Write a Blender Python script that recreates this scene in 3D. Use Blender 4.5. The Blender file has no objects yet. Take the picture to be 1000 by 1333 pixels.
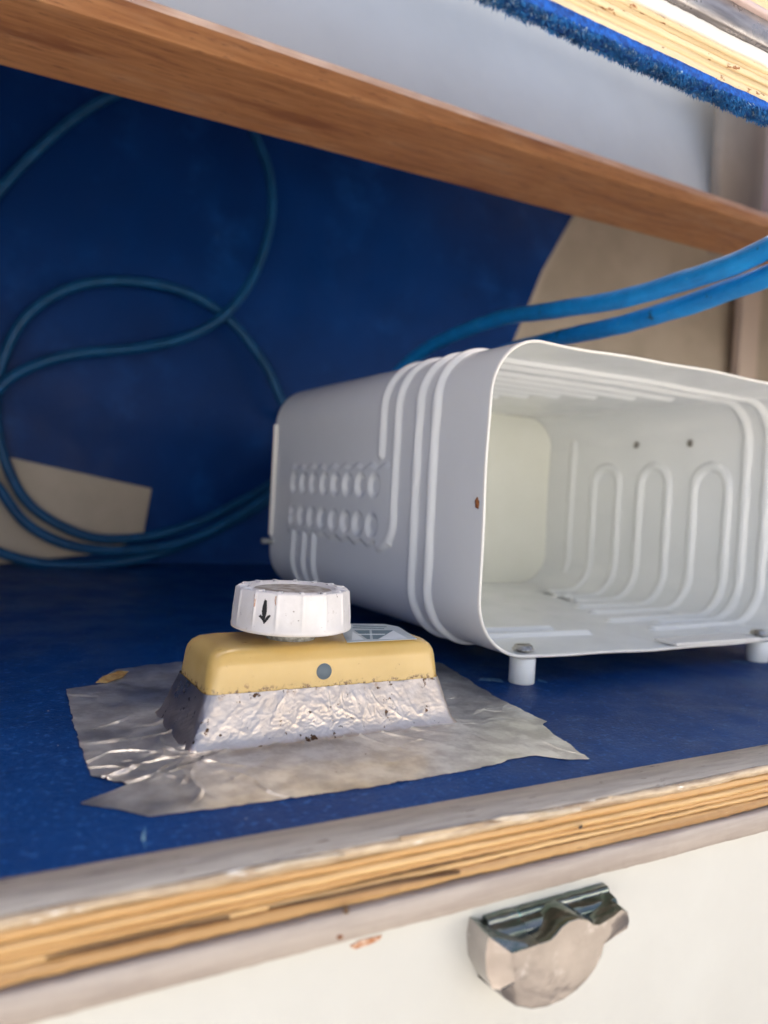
import bpy, math, random
import numpy as np
from mathutils import Vector, Matrix, noise
random.seed(7); rng = np.random.default_rng(7)
SC = bpy.context.scene
COL = SC.collection
R = math.radians
K = 0.01                                   # all numbers below are centimetres

# ------------------------------------------------------------------ camera
YAW, PITCH, ROLL, HC, F = R(29), R(-1.4), R(3.1), 9.5, 1000.0
fw = Vector((math.sin(YAW)*math.cos(PITCH), math.cos(YAW)*math.cos(PITCH), math.sin(PITCH)))
r0 = fw.cross(Vector((0, 0, 1))).normalized(); u0 = r0.cross(fw)
CR = r0*math.cos(ROLL) + u0*math.sin(ROLL)
CU = u0*math.cos(ROLL) - r0*math.sin(ROLL)
cd = bpy.data.cameras.new('camera'); cam = bpy.data.objects.new('camera', cd); COL.objects.link(cam)
m = Matrix((CR, CU, -fw)).transposed().to_4x4(); m.translation = Vector((0, 0, HC*K)); cam.matrix_world = m
cd.sensor_fit = 'VERTICAL'; cd.sensor_height = 36.0; cd.sensor_width = 27.0; cd.lens = 36.0*F/1333.0
cd.clip_start = 0.01; cd.clip_end = 200
cd.dof.use_dof = True; cd.dof.focus_distance = 0.32; cd.dof.aperture_fstop = 7.5
SC.camera = cam

# ------------------------------------------------------------------ light
W = bpy.data.worlds.new('World'); SC.world = W; W.use_nodes = True
nt = W.node_tree; bg = nt.nodes['Background']
sky = nt.nodes.new('ShaderNodeTexSky'); sky.sky_type = 'NISHITA'; sky.sun_disc = False
SUN_EL, SUN_AZ = 55, 20                    # azimuth from +Y towards +X: the sun stands behind the locker
sky.sun_elevation = R(SUN_EL); sky.sun_rotation = R(SUN_AZ); sky.dust_density = 7.0; sky.air_density = .8
nt.links.new(sky.outputs[0], bg.inputs[0]); bg.inputs[1].default_value = 0.15
sl = bpy.data.lights.new('sun', 'SUN'); sl.energy = 5.0; sl.angle = R(0.5); sl.color = (1, .97, .92)
so = bpy.data.objects.new('sun', sl); COL.objects.link(so)
sd = Vector((math.sin(R(SUN_AZ))*math.cos(R(SUN_EL)), math.cos(R(SUN_AZ))*math.cos(R(SUN_EL)), math.sin(R(SUN_EL))))
so.rotation_euler = sd.to_track_quat('Z', 'Y').to_euler()
SC.view_settings.view_transform = 'Standard'; SC.view_settings.look = 'None'
SC.view_settings.exposure = 1.28; SC.view_settings.gamma = 1
SC.cycles.max_bounces = 8; SC.cycles.diffuse_bounces = 5

# ------------------------------------------------------------------ helpers
def ray(px, py):
    return (fw*F + CR*(px-500) - CU*(py-666.5))
def on(px, py, ax, val):
    """point (cm) where the sight line through a photo pixel meets the plane axis=val"""
    d = ray(px, py); o = (0, 0, HC)
    return Vector(o) + d*((val-o[ax])/d[ax])
def onY(px, py, y): return on(px, py, 1, y)
def onZ(px, py, z): return on(px, py, 2, z)
def atd(px, py, d): return Vector((0, 0, HC)) + ray(px, py)*(d/F)

def props(o, label=None, cat=None, group=None, kind=None, category=None):
    cat = cat or category
    for k, v in (('label', label), ('category', cat), ('group', group), ('kind', kind)):
        if v: o[k] = v
    return o
def mesh(name, V, Fc, mat, parent=None, smooth=True, **kw):
    me = bpy.data.meshes.new(name)
    V = np.asarray([tuple(v) for v in V] if not isinstance(V, np.ndarray) else V, dtype=float)*K
    o = bpy.data.objects.new(name, me)
    if parent is not None:
        V = V - np.array(parent.matrix_world.translation)
    me.from_pydata([], [], []) if False else None
    if isinstance(Fc, np.ndarray):
        me.vertices.add(len(V)); me.vertices.foreach_set('co', V.ravel())
        n = len(Fc); k = Fc.shape[1]
        me.loops.add(n*k); me.loops.foreach_set('vertex_index', Fc.ravel().astype(np.int32))
        me.polygons.add(n); me.polygons.foreach_set('loop_start', np.arange(n, dtype=np.int32)*k)
        me.update(calc_edges=True)
    else:
        me.from_pydata(V.tolist(), [], Fc); me.update()
    me.polygons.foreach_set('use_smooth', [smooth]*len(me.polygons))
    if mat: me.materials.append(mat)
    COL.objects.link(o)
    if parent is not None: o.parent = parent
    props(o, **kw)
    return o
def empty(name, loc, label, cat, group=None):
    e = bpy.data.objects.new(name, None); COL.objects.link(e)
    e.location = Vector(loc)*K; e.empty_display_size = .02
    e.matrix_world = Matrix.Translation(Vector(loc)*K)
    return props(e, label, cat, group)
class MB:
    def __init__(s): s.V = []; s.F = []
    def add(s, V, Fc):
        b = len(s.V); s.V += [tuple(v) for v in V]; s.F += [tuple(i+b for i in f) for f in Fc]; return s
    def box(s, a, b):
        (x0, y0, z0), (x1, y1, z1) = a, b
        V = [(x, y, z) for z in (z0, z1) for y in (y0, y1) for x in (x0, x1)]
        return s.add(V, [(0,2,3,1),(4,5,7,6),(0,1,5,4),(2,6,7,3),(0,4,6,2),(1,3,7,5)])
    def prism(s, pts, d):
        """closed outline pts extruded by vector d"""
        n = len(pts); P = [Vector(p) for p in pts]; Q = [p+Vector(d) for p in P]
        return s.add(P+Q, [tuple(range(n))[::-1], tuple(range(n, 2*n))]+[(i, (i+1)%n, (i+1)%n+n, i+n) for i in range(n)])
    def build(s, name, mat, parent=None, bevel=0, seg=2, smooth=False, **kw):
        o = mesh(name, s.V, s.F, mat, parent, smooth, **kw)
        import bmesh
        bm = bmesh.new(); bm.from_mesh(o.data); bmesh.ops.recalc_face_normals(bm, faces=bm.faces); bm.to_mesh(o.data); bm.free()
        if bevel:
            b = o.modifiers.new('bevel', 'BEVEL'); b.width = bevel*K; b.segments = seg; b.limit_method = 'ANGLE'; b.angle_limit = R(30)
            o.data.polygons.foreach_set('use_smooth', [True]*len(o.data.polygons))
            o.data.set_sharp_from_angle(angle=R(50)) if hasattr(o.data, 'set_sharp_from_angle') else None
            w = o.modifiers.new('wn', 'WEIGHTED_NORMAL'); w.keep_sharp = False
        return o
def grid_faces(nu, nv, wrap_u=False):
    i = np.arange(nu if wrap_u else nu-1); j = np.arange(nv-1)
    I, J = np.meshgrid(i, j, indexing='ij'); I2 = (I+1) % nu
    return np.stack([I*nv+J, I2*nv+J, I2*nv+J+1, I*nv+J+1], -1).reshape(-1, 4)
def spline(P, n=12):
    P = [Vector(p) for p in P]; out = []
    Q = [P[0]*2-P[1]]+P+[P[-1]*2-P[-2]]
    for i in range(1, len(Q)-2):
        a, b, c, d = Q[i-1:i+3]
        for k in range(n):
            t = k/n
            out.append(.5*((2*b)+(c-a)*t+(2*a-5*b+4*c-d)*t*t+(3*b-a-3*c+d)*t**3))
    out.append(P[-1]); return out
def tube(path, r, nseg=16):
    V = []; n = len(path); up = Vector((0, 0, 1)); prev = None
    for i, p in enumerate(path):
        t = (path[min(i+1, n-1)]-path[max(i-1, 0)]).normalized()
        a = (prev if prev else t.cross(Vector((.3, .2, 1)))); a = (a - t*a.dot(t)).normalized(); prev = a; b = t.cross(a)
        rr = r(i/(n-1)) if callable(r) else r
        for k in range(nseg):
            th = 2*math.pi*k/nseg; V.append(p+(a*math.cos(th)+b*math.sin(th))*rr)
    Fc = [(i*nseg+k, (i+1)*nseg+k, (i+1)*nseg+(k+1)%nseg, i*nseg+(k+1)%nseg) for i in range(n-1) for k in range(nseg)]
    Fc += [tuple(range(nseg)), tuple(range((n-1)*nseg, n*nseg))[::-1]]
    return V, Fc
def lathe(prof, c, nseg=48, rfun=None):
    V = []; cx, cy, cz = c
    for k in range(nseg):
        th = 2*math.pi*k/nseg
        for (r, z) in prof:
            rr = rfun(r, z, th) if rfun else r
            V.append((cx+rr*math.cos(th), cy+rr*math.sin(th), cz+z))
    m_ = len(prof)
    Fc = [(k*m_+j, ((k+1)%nseg)*m_+j, ((k+1)%nseg)*m_+j+1, k*m_+j+1) for k in range(nseg) for j in range(m_-1)]
    return V, Fc

# ------------------------------------------------------------------ materials
def mk(name, col, rough=.5, metal=0, col2=None, sc2=(20, 20, 20), mix=(.35, .65), specks=(), bump=(), rvar=0, spec=.5, coat=0, coord='Object', detail=6, sub=0):
    M = bpy.data.materials.new(name); M.use_nodes = True; N = M.node_tree.nodes; L = M.node_tree.links
    B = N['Principled BSDF']; B.inputs['Roughness'].default_value = rough; B.inputs['Metallic'].default_value = metal
    B.inputs['Specular IOR Level'].default_value = spec; B.inputs['Coat Weight'].default_value = coat
    if sub:
        B.inputs['Subsurface Weight'].default_value = sub; B.inputs['Subsurface Scale'].default_value = .004
        B.inputs['Subsurface Radius'].default_value = (1, .8, .6)
    tc = N.new('ShaderNodeNewGeometry').outputs['Position']
    def nz(scale, det=detail, rgh=.6, off=0):
        mp = N.new('ShaderNodeMapping'); mp.inputs['Scale'].default_value = scale if hasattr(scale, '__len__') else (scale,)*3
        mp.inputs['Location'].default_value = (off, off*.7, off*1.3)
        L.new(tc, mp.inputs[0]); n = N.new('ShaderNodeTexNoise'); n.inputs['Scale'].default_value = 1
        n.inputs['Detail'].default_value = det; n.inputs['Roughness'].default_value = rgh; L.new(mp.outputs[0], n.inputs['Vector']); return n.outputs['Fac']
    def rng_(s, a, b, c=0, d=1):
        q = N.new('ShaderNodeMapRange'); q.interpolation_type = 'SMOOTHSTEP'
        for k, v in zip((1, 2, 3, 4), (a, b, c, d)): q.inputs[k].default_value = v
        L.new(s, q.inputs[0]); return q.outputs[0]
    cur = None
    def mixc(fac, a, b):
        x = N.new('ShaderNodeMix'); x.data_type = 'RGBA'; L.new(fac, x.inputs[0])
        for s, v in ((6, a), (7, b)):
            if isinstance(v, tuple): x.inputs[s].default_value = (*v, 1)
            else: L.new(v, x.inputs[s])
        return x.outputs[2]
    cur = tuple(col)
    if col2: cur = mixc(rng_(nz(sc2), *mix), cur, tuple(col2))
    for i, sp in enumerate(specks):      # (colour, scale, lo, hi, [zlo, zhi in cm])
        fac = rng_(nz(sp[1], 4, .65, 3.1*i+1.7), sp[2], sp[3])
        if len(sp) > 4:
            sx = N.new('ShaderNodeSeparateXYZ'); L.new(tc, sx.inputs[0])
            g = rng_(sx.outputs[2], sp[4]*K, sp[5]*K)
            mm = N.new('ShaderNodeMath'); mm.operation = 'MULTIPLY'; L.new(fac, mm.inputs[0]); L.new(g, mm.inputs[1]); fac = mm.outputs[0]
        cur = mixc(fac, cur, tuple(sp[0]))
    if isinstance(cur, tuple): B.inputs['Base Color'].default_value = (*cur, 1)
    else: L.new(cur, B.inputs['Base Color'])
    if rvar: L.new(rng_(nz(35, 5, .6, 9), .3, .7, max(.03, rough-rvar), rough+rvar), B.inputs['Roughness'])
    last = None
    for i, (s, dist) in enumerate(bump):
        b = N.new('ShaderNodeBump'); b.inputs['Strength'].default_value = 1; b.inputs['Distance'].default_value = dist*K
        L.new(nz(s, 3, .5, 5.3*i), b.inputs['Height'])
        if last: L.new(last, b.inputs['Normal'])
        last = b.outputs[0]
    if last: L.new(last, B.inputs['Normal'])
    return M
M = {}
M['blue'] = mk('blue_paint', (.001, .048, .195), .45, col2=(.0008, .037, .155), sc2=(18, 18, 18), bump=((1000, .05), (400, .03)), rvar=.1, spec=.14,
               specks=(((.03, .12, .34), 380, .54, .70), ((.002,.02,.10), 300, .62, .76), ((.25, .3, .33), 60, .79, .84)))
M['bluewall'] = mk('blue_wall_paint', (.003, .040, .19), .38, col2=(.0025, .030, .145), sc2=(5, 5, 5), bump=((50, .03), (500, .01)), rvar=.08, spec=.1,
                   specks=(((.008, .065, .26), 11, .50, .80), ((.05, .12, .27), 26, .68, .85), ((.001, .012, .08), 45, .62, .8)))
M['beige'] = mk('beige_gelcoat', (.50, .42, .33), .5, col2=(.42, .35, .27), sc2=(10, 10, 10), bump=((80, .02),))
M['battenm'] = mk('pale_beige_paint', (.62, .50, .42), .5, bump=((80, .02),))
M['hull'] = mk('white_gelcoat', (.68, .69, .67), .4, col2=(.62, .63, .61), sc2=(7, 7, 7), bump=((12, .1),), specks=(((.12, .1, .09), 90, .8, .83),))
M['cream'] = mk('cream_paint', (.60, .60, .565), .30, col2=(.57, .565, .53), sc2=(12, 12, 12), bump=((30, .02), (300, .002)),
                specks=(((.45, .36, .24), 70, .76, .80),))
M['trim'] = mk('worn_grey_mauve_paint', (.47, .415, .345), .6, col2=(.36, .31, .26), sc2=(40, 400, 400), bump=((300, .02), ((60, 600, 600), .02)),
               specks=(((.14, .10, .08), (90, 500, 500), .62, .70), ((.6, .55, .5), (40, 300, 300), .66, .74)), rvar=.12)
M['trimlow'] = mk('dull_mauve_paint', (.42, .36, .315), .5, col2=(.34, .285, .25), sc2=(25, 250, 250), bump=((200, .02),),
                  specks=(((.16, .06, .03), 85, .74, .78),))
def ply(n, c, c2, **k):
    return mk(n, c, k.pop('rough', .5), col2=c2, sc2=(14, 300, 500), bump=(((20, 500, 900), .05), (400, .02)),
              specks=(((.12, .055, .02), (60, 500, 500), .66, .76), ((.75, .6, .38), (30, 400, 600), .68, .8)), rvar=.15, **k)
M['ply1'] = ply('plywood_tan', (.58, .34, .13), (.47, .26, .09), coat=.3)
M['ply2'] = ply('plywood_light', (.66, .43, .19), (.55, .33, .13), coat=.3)
M['ply3'] = ply('plywood_brown', (.36, .20, .08), (.48, .29, .12))
M['plydark'] = mk('glue_line', (.09, .045, .02), .7, col2=(.16, .09, .04), sc2=(40, 300, 300))
M['varnish'] = mk('flaking_varnish', (.55, .42, .27), .22, col2=(.32, .22, .13), sc2=(60, 300, 300), bump=((250, .06),), coat=.6,
                  specks=(((.85, .80, .72), (45, 250, 250), .6, .66),))
M['flake'] = mk('pale_peeling_varnish', (.56, .48, .38), .5, col2=(.42, .33, .22), sc2=(120, 400, 400), bump=((300, .05),))
M['plyc1'] = mk('pale_plywood', (.80, .66, .42), .6, col2=(.70, .54, .31), sc2=(12, 300, 500), bump=(((20, 400, 700), .05),),
                specks=(((.30, .11, .03), (110, 260, 260), .60, .66),))
M['plyc2'] = mk('pale_plywood_edge_grain', (.74, .58, .34), .6, col2=(.60, .43, .22), sc2=(12, 300, 500), bump=(((20, 400, 700), .05),),
                specks=(((.28, .10, .03), (110, 260, 260), .64, .70),))
M['wood'] = mk('varnished_mahogany', (.62, .29, .12), .5, col2=(.47, .195, .075), sc2=(22, 300, 300), mix=(.3, .7),
               bump=(((30, 500, 500), .012),), specks=(((.62, .35, .19), (9, 45, 45), .5, .75), ((.30, .12, .055), (60, 420, 420), .56, .72), ((.34,.13,.055), (6, 40, 40), .52, .68)), rvar=.08)
M['evap'] = mk('white_enamel', (.84, .85, .845), .16, col2=(.82, .83, .825), sc2=(14, 14, 14), bump=((500, .001),),
               specks=(((.22, .13, .07), 260, .79, .81),), rvar=.05, spec=.5)
M['evapback'] = mk('cream_enamel', (.80, .80, .72), .3, col2=(.76, .76, .67), sc2=(10, 10, 10))
M['rim'] = mk('bare_enamel_edge', (.82, .79, .74), .5, specks=(((.16, .09, .05), 330, .68, .71),), bump=((500, .02),))
M['rust'] = mk('rust', (.16, .05, .015), .85, col2=(.30, .11, .03), sc2=(500, 500, 500), bump=((900, .03),))
M['scuff'] = mk('grey_scuff', (.16, .16, .15), .7, col2=(.34, .35, .34), sc2=(500, 500, 500))
M['nylon'] = mk('white_nylon', (.72, .74, .74), .45, sub=.2, bump=((300, .01),))
M['steel'] = mk('dull_steel', (.62, .60, .56), .35, metal=1, col2=(.2, .18, .16), sc2=(300, 300, 300), bump=((400, .01),))
M['hose'] = mk('blue_hose', (.010, .29, .74), .42, col2=(.008, .23, .62), sc2=(60, 60, 60), bump=((300, .02),),
               specks=(((.03, .09, .16), 90, .64, .72), ((.12, .36, .62), 160, .66, .76)), rvar=.1)
M['hose_shaded'] = mk('shaded_blue_hose', (.003, .082, .22), .45, col2=(.002, .06, .165), sc2=(60, 60, 60), bump=((300, .02),), spec=.3)  # blue hose again, with the dimness of the locker's back in its colour
M['foil'] = mk('aluminium_tape', (.86, .85, .82), .37, metal=.93, col2=(.60, .58, .56), sc2=(90, 90, 90),
               bump=(((60, 60, 60), .015), ((500, 500, 500), .003)), specks=(((.22, .15, .10), 330, .70, .75),), rvar=.09)
M['foilf'] = mk('stained_aluminium_tape', (.74, .625, .53), .36, metal=.94, col2=(.64, .53, .44), sc2=(130, 130, 130),
                bump=(((160, 160, 160), .022), ((700, 700, 700), .004)),
                specks=(((.12, .06, .03), 260, .62, .68), ((.28, .13, .04), 420, .56, .66, 1.45, 2.1)), rvar=.1)
M['adhesive'] = mk('dried_brown_glue', (.35, .18, .05), .6, col2=(.5, .33, .12), sc2=(300, 300, 300), bump=((300, .05),))
M['yellow'] = mk('yellowed_plastic', (.68, .45, .15), .24, col2=(.62, .40, .12), sc2=(25, 25, 25), bump=((300, .004),), sub=.15, coat=.2,
                 specks=(((.22, .10, .03), 330, .70, .76), ((.14, .055, .015), 420, .50, .62, 2.12, 1.88), ((.30, .15, .04), 130, .66, .76)))
M['knob'] = mk('dirty_white_plastic', (.78, .73, .70), .36, col2=(.70, .65, .61), sc2=(70, 70, 70), bump=((400, .01),),
               specks=(((.16, .10, .06), 420, .66, .71), ((.34, .26, .20), 160, .62, .78)))
M['knobtop'] = mk('grimy_knob_face', (.55, .50, .44), .55, col2=(.28, .22, .16), sc2=(200, 200, 200), bump=((400, .03),))
M['ink'] = mk('black_marker', (.012, .010, .010), .5)
M['stain'] = mk('rust_stain', (.42, .17, .07), .7, col2=(.66, .50, .40), sc2=(600, 600, 600))
M['plug'] = mk('grey_plug', (.12, .15, .17), .5)
M['sticker'] = mk('silver_label', (.50, .55, .56), .28, metal=.3, specks=(((.25, .27, .28), 300, .68, .74),))
M['stickerd'] = mk('printed_blue_grey', (.09, .16, .19), .35)
M['stickerl'] = mk('printed_white', (.74, .78, .79), .35)
M['chrome'] = mk('tarnished_chrome', (.50, .465, .45), .12, metal=1, col2=(.42, .39, .375), sc2=(70, 70, 70), rvar=.08, bump=((70, .035), (200, .004)), specks=(((.62, .60, .60), 110, .58, .7),))
M['patina_dark_reflection'] = mk('green_patina_and_dark_reflection', (.24, .24, .22), .22, metal=1, col2=(.10, .14, .12), sc2=(60, 300, 300), rvar=.1, bump=((200, .02),),
                 specks=(((.10, .28, .25), 200, .62, .70),))  # patina on the bar; a painted dark reflection on the body's top
M['carpet'] = mk('blue_carpet', (.008, .12, .55), .8, col2=(.004, .05, .25), sc2=(500, 500, 500), bump=((1200, .04),))
M['carpet2'] = mk('blue_carpet_pile', (.03, .24, .62), .8, col2=(.010, .09, .26), sc2=(160, 160, 160), specks=(((.42, .55, .62), 500, .55, .68),))
M['metaltrim'] = mk('grey_metal_trim', (.22, .20, .20), .3, metal=.6, col2=(.40, .37, .36), sc2=(30, 200, 200), rvar=.1)
M['whitestrip'] = mk('white_sealant', (.82, .80, .76), .5, bump=((200, .02),))
M['pinkstrip'] = mk('pinkish_moulding', (.62, .48, .45), .4)
M['bounce_deck'] = mk('bounce_floor_teak', (.30, .27, .23), .6, col2=(.24, .21, .18), sc2=(6, 6, 6))
M['bounce_coam'] = mk('bounce_white_moulding', (.79, .785, .75), .5, col2=(.75, .745, .71), sc2=(6, 6, 6))

# ------------------------------------------------------------------ setting
X0, X1 = -45, 150
def surf(name, quad, mat, n=(60, 60), amp=0, sc=.08, **kw):
    a, b, c, d = [np.array(p, float) for p in quad]
    u = np.linspace(0, 1, n[0])[:, None, None]; v = np.linspace(0, 1, n[1])[None, :, None]
    P = (a*(1-u)+b*u)*(1-v)+(d*(1-u)+c*u)*v
    P = P.reshape(-1, 3); nrm = np.cross(b-a, d-a); nrm = nrm/np.linalg.norm(nrm)
    if amp:
        h = np.array([noise.noise(Vector(p)*sc) for p in P]); P = P + nrm*h[:, None]*amp
    return mesh(name, P, grid_faces(*n), mat, **kw)
sh = MB().box((X0, 19.6, -1.6), (X1, 100, 0)).build('locker_floor', M['blue'], kind='structure')
# worn grey strip painted along the shelf edge, wavy front arris
def strip(name, y0f, y1f, z0f, z1f, mat, parent=None, n=400, xa=0, xb=60, rag=.03, seed=0, step=3.0, smooth=True, drift=0, **kw):
    """a bar along X whose front face (y0) is slightly uneven; cross section rounded"""
    V = []; xs = np.linspace(xa, xb, n); k0, k1 = round(z0f*25)*3.7, round(z1f*25)*3.7
    dr = lambda x, k: .05*noise.noise(Vector((x*.13, k, 2)))+.02*noise.noise(Vector((x*.7, k, 4)))
    for x in xs:
        q = noise.noise(Vector((x*step, seed*7.3, 1)))*rag + noise.noise(Vector((x*.35, seed*3.3, 5)))*rag*1.6
        q2 = noise.noise(Vector((x*step*.7, seed*5.1, 9)))*rag
        y0, y1, z0, z1 = y0f, y1f, z0f+dr(x, k0)*drift, z1f+dr(x, k1)*drift
        r = min(.06, (z1-z0)*.3)
        for (y, z) in ((y1, z0), (y0+r+q, z0+q2*.5), (y0+q, z0+r+q2*.5), (y0+q*.9+.0, (z0+z1)/2), (y0+q, z1-r+q2*.5), (y0+r+q, z1+q2*.5*(1 if rag else 0)), (y1, z1)):
            V.append((x, y, z))
    Fc = []
    for i in range(n-1):
        for j in range(7): Fc.append((i*7+j, i*7+(j+1)%7, (i+1)*7+(j+1)%7, (i+1)*7+j))
    Fc += [tuple(range(7)), tuple(range((n-1)*7, n*7))[::-1]]
    return mesh(name, V, Fc, mat, parent, smooth, **kw)
edge = empty('plywood_edge', (20, 18, -1), 'splintered yellow plywood edge along the front of the blue shelf, between two grey strips', 'plywood edge')
tr = strip('edging_strip', 18.03, 19.58, -.30, .03, M['trim'], edge, rag=.035, seed=1, xb=90, n=700, label='worn grey painted strip along the top of the edge')
Z = [(-.335, -.02, 'varnish', .0, .05), (-.62, -.345, 'ply1', .05, .03), (-.86, -.63, 'ply2', .0, .03), (-1.04, -.87, 'ply1', .04, .025), (-1.075, -1.04, 'plydark', .12, .02),
     (-1.24, -1.08, 'ply2', .03, .03), (-1.275, -1.24, 'plydark', .13, .02), (-1.64, -1.28, 'ply3', .06, .04)]
for i, (a, b, mt, back, rg) in enumerate(Z):
    strip('ply', 17.93+back - (.04 if i == 0 else 0), 18.6 if i else 18.028, a, b, M[mt], edge, rag=rg, seed=i+2, xb=90, n=700, step=1.5+i*.4, drift=1)
strip('lower_strip', 17.82, 18.7, -2.5, -1.68, M['trimlow'], edge, rag=.03, seed=20, xb=90, n=500, label='smooth dull mauve strip below the bare plies')
fp = MB().box((X0, 18.3, -45), (X1, 19.2, -2.3)).build('locker_front', M['cream'], kind='structure', bevel=.05)
MB().box((X0, 18.6, -1.99), (X1, 19.5, -1.62)).build('front_rail', M['trimlow'], kind='structure')

# back of the locker
YB = 90
def pY(*pts, y=YB): return [onY(px, py, y) for px, py in pts]
top_r = onY(745, 283, YB); mid_r = onY(706, 352, YB); low_r = onY(668, 445, YB)
ext = low_r + (low_r-mid_r)*2.2; ext.z = 0
topx = top_r + (top_r-mid_r)*.6
pts = [Vector((X0, YB, 0.005)), Vector((ext.x, YB, .005)), low_r, mid_r, top_r, topx, Vector((topx.x, YB, 75)), Vector((X0, YB, 75))]
bw = MB().prism([(p.x, YB, p.z) for p in pts], (0, 1.2, 0)).build('back_wall', M['bluewall'], kind='structure')
# pale cut edge of the blue panel
ep = [Vector(p) for p in (low_r+(low_r-mid_r)*.6, low_r, mid_r, top_r, topx)]
V = []; 
for p in ep: V += [(p.x, YB-.05, p.z), (p.x+1.0, YB-.05, p.z), (p.x+1.0, YB+1.3, p.z), (p.x, YB+1.3, p.z)]
Fc = [(i*4+j, i*4+(j+1)%4, i*4+4+(j+1)%4, i*4+4+j) for i in range(len(ep)-1) for j in range(4)] + [(3,2,1,0), tuple(range(len(V)-4, len(V)))]
MB().add(V, Fc).build('panel_edge', M['beige'], bw)
surf('hull_side', [(55, 98, 0), (X1, 94, 0), (X1, 94, 75), (55, 98, 75)], M['beige'], amp=.6, kind='structure')
a = onY(958, 500, 92); b = onY(982, 500, 92)
props(MB().box((a.x, 91.5, 0.01), (b.x, 93.4, 74)).build('upright_batten', M['battenm'], bevel=.4, seg=3), 'beige upright batten against the beige hull side, right of the blue panel', 'batten')
props(MB().prism(pY((-60, 585), (22, 597), (198, 636), (186, 702), (120, 722), (-60, 741), y=YB-.8), (0, .79, 0)).build('backing_board', M['beige'], bevel=.15),
      'bare beige board at the foot of the blue back wall behind the lowest hose loops', 'board')
MB().box((-30, 19.6, 0.004), (-29, 89.9, 60)).build('wall_left', M['bluewall'], kind='structure')
MB().box((X1, 19.6, -1), (X1+1, 100, 75)).build('wall_right', M['beige'], kind='structure')

# wooden beam: bottom face seen from below, narrow front face
YBF, YBB = 44.0, 51.0
def line(y0, s): return lambda x: y0+s*x
bl, ba, bt = line(84, .263), line(-14, .31), line(-81, .351)
def beam_sec(px):
    B_ = onY(px, bl(px), YBB)
    return B_
pA, pB = onY(-60, bl(-60), YBB), onY(1000, bl(1000), YBB)
qA, qB = onY(-60, ba(-60), YBF), onY(1000, ba(1000), YBF)
tA, tB = onY(-60, bt(-60), YBF), onY(1000, bt(1000), YBF)
def xz(A, B, x): t = (x-A.x)/(B.x-A.x); return A.z+(B.z-A.z)*t
V = []; xs = np.linspace(X0, 120, 60)
for x in xs:
    zb, zf, zt = xz(pA, pB, x), xz(qA, qB, x), xz(tA, tB, x)
    V += [(x, YBB, zb), (x, YBB-.02, zb), (x, YBF+.3, zf), (x, YBF+.06, zf+.08), (x, YBF, zf+.25), (x, YBF+.1, zt-.9), (x, YBF+.9, zt), (x, YBB, zt)]
n = len(xs)
Fc = [(i*8+j, i*8+(j+1)%8, i*8+8+(j+1)%8, i*8+8+j) for i in range(n-1) for j in range(8)] + [tuple(range(8)), tuple(range(n*8-8, n*8))[::-1]]
props(MB().add(V, Fc).build('wooden_beam', M['wood'], bevel=.06), 'varnished reddish brown wooden beam crossing above the blue compartment', 'beam')
# pale moulded hull above the beam, turning a corner at the right
nx, nz_ = 120, 40; P = []
Pc = onY(935, 200, 55).x
for i in range(nx):
    x = X0 + (125-X0)*i/(nx-1)
    for j in range(nz_):
        t = j/(nz_-1); z = xz(tA, tB, x)-1.2 + t*34
        y = YBB+.05 + 9*t + 1.2*math.exp(-t*9)*0
        dx = max(0, x-Pc); y -= .55*(math.sqrt(dx*dx+9)-3) if dx > 0 else 0
        y = max(y, YBB+.03)
        P.append((x, y, z))
mesh('hull_lining', np.array(P), grid_faces(nx, nz_), M['hull'], kind='structure')
MB().box((X0, YBB+9, 74), (X1, 100, 75)).build('deck_underside', M['hull'], kind='structure')
c = onY(990, 200, 50)
e1 = onY(936, 200, 51.5).x
MB().box((e1, 51.3, xz(tA, tB, e1)-1.5), (X1, 52.6, 75)).build('end_panel', M['beige'], kind='structure', bevel=.6, seg=4)
props(MB().box((c.x, 46.8, xz(tA, tB, c.x)+.3), (c.x+4, 49.5, 75)).build('corner_post', M['pinkstrip'], bevel=.2), 'pinkish upright moulding on top of the right end of the wooden beam', 'moulding')

# unseen cockpit, added to bounce sunlight into the locker; coaming also blocks low sky
MB().box((-260, -220, -46), (320, 18.3, -45)).build('bounce_floor', M['bounce_deck'], kind='structure')
MB().box((-260, -150, -45), (320, -100, 0)).build('bounce_seat', M['bounce_coam'], kind='structure')
MB().box((-260, -158, -45), (320, -150, 40)).build('sky_block_coaming', M['bounce_coam'], kind='structure')

# ------------------------------------------------------------------ lid edge, top right
YL = 20.0
lid = empty('hatch_lid', onY(900, 80, YL), 'raised hatch lid with pale plywood edge and blue carpet lining at the top right', 'hatch lid')
def lz(y1000): return onY(1000, y1000, YL).z
xl0, xl1 = 0, 75
def lstrip(name, ya, yb, mat, proud, n=500, rag=.02, seed=0, depth=.85, **kw):
    za, zb = lz(ya), lz(yb)
    # match slight slope of the edge
    return strip(name, YL-proud, YL+depth, za, zb, mat, lid, n=n, xa=xl0, xb=xl1, rag=rag, seed=seed, **kw)
lstrip('carpet_lining', 147, 134, M['carpet'], .1, rag=.03, seed=31, depth=.6, label='bright blue carpet edge')
yy = [134, 123, 112, 104, 96, 88]
for i in range(5):
    lstrip('ply', yy[i]-.6, yy[i+1], M['plyc1' if i % 2 == 0 else 'plyc2'], (.0, -.04, .02, -.03, .01)[i], rag=.025, seed=40+i)
lstrip('sealant_strip', 87.4, 70, M['whitestrip'], .06, seed=51, rag=.03)
lstrip('metal_trim', 69.4, 34, M['metaltrim'], .25, seed=52, rag=.01)
lstrip('moulding', 33.4, 25, M['pinkstrip'], .4, seed=53, rag=.01)
lstrip('top_board', 24.4, -60, M['plyc1'], .1, seed=54)
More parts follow.
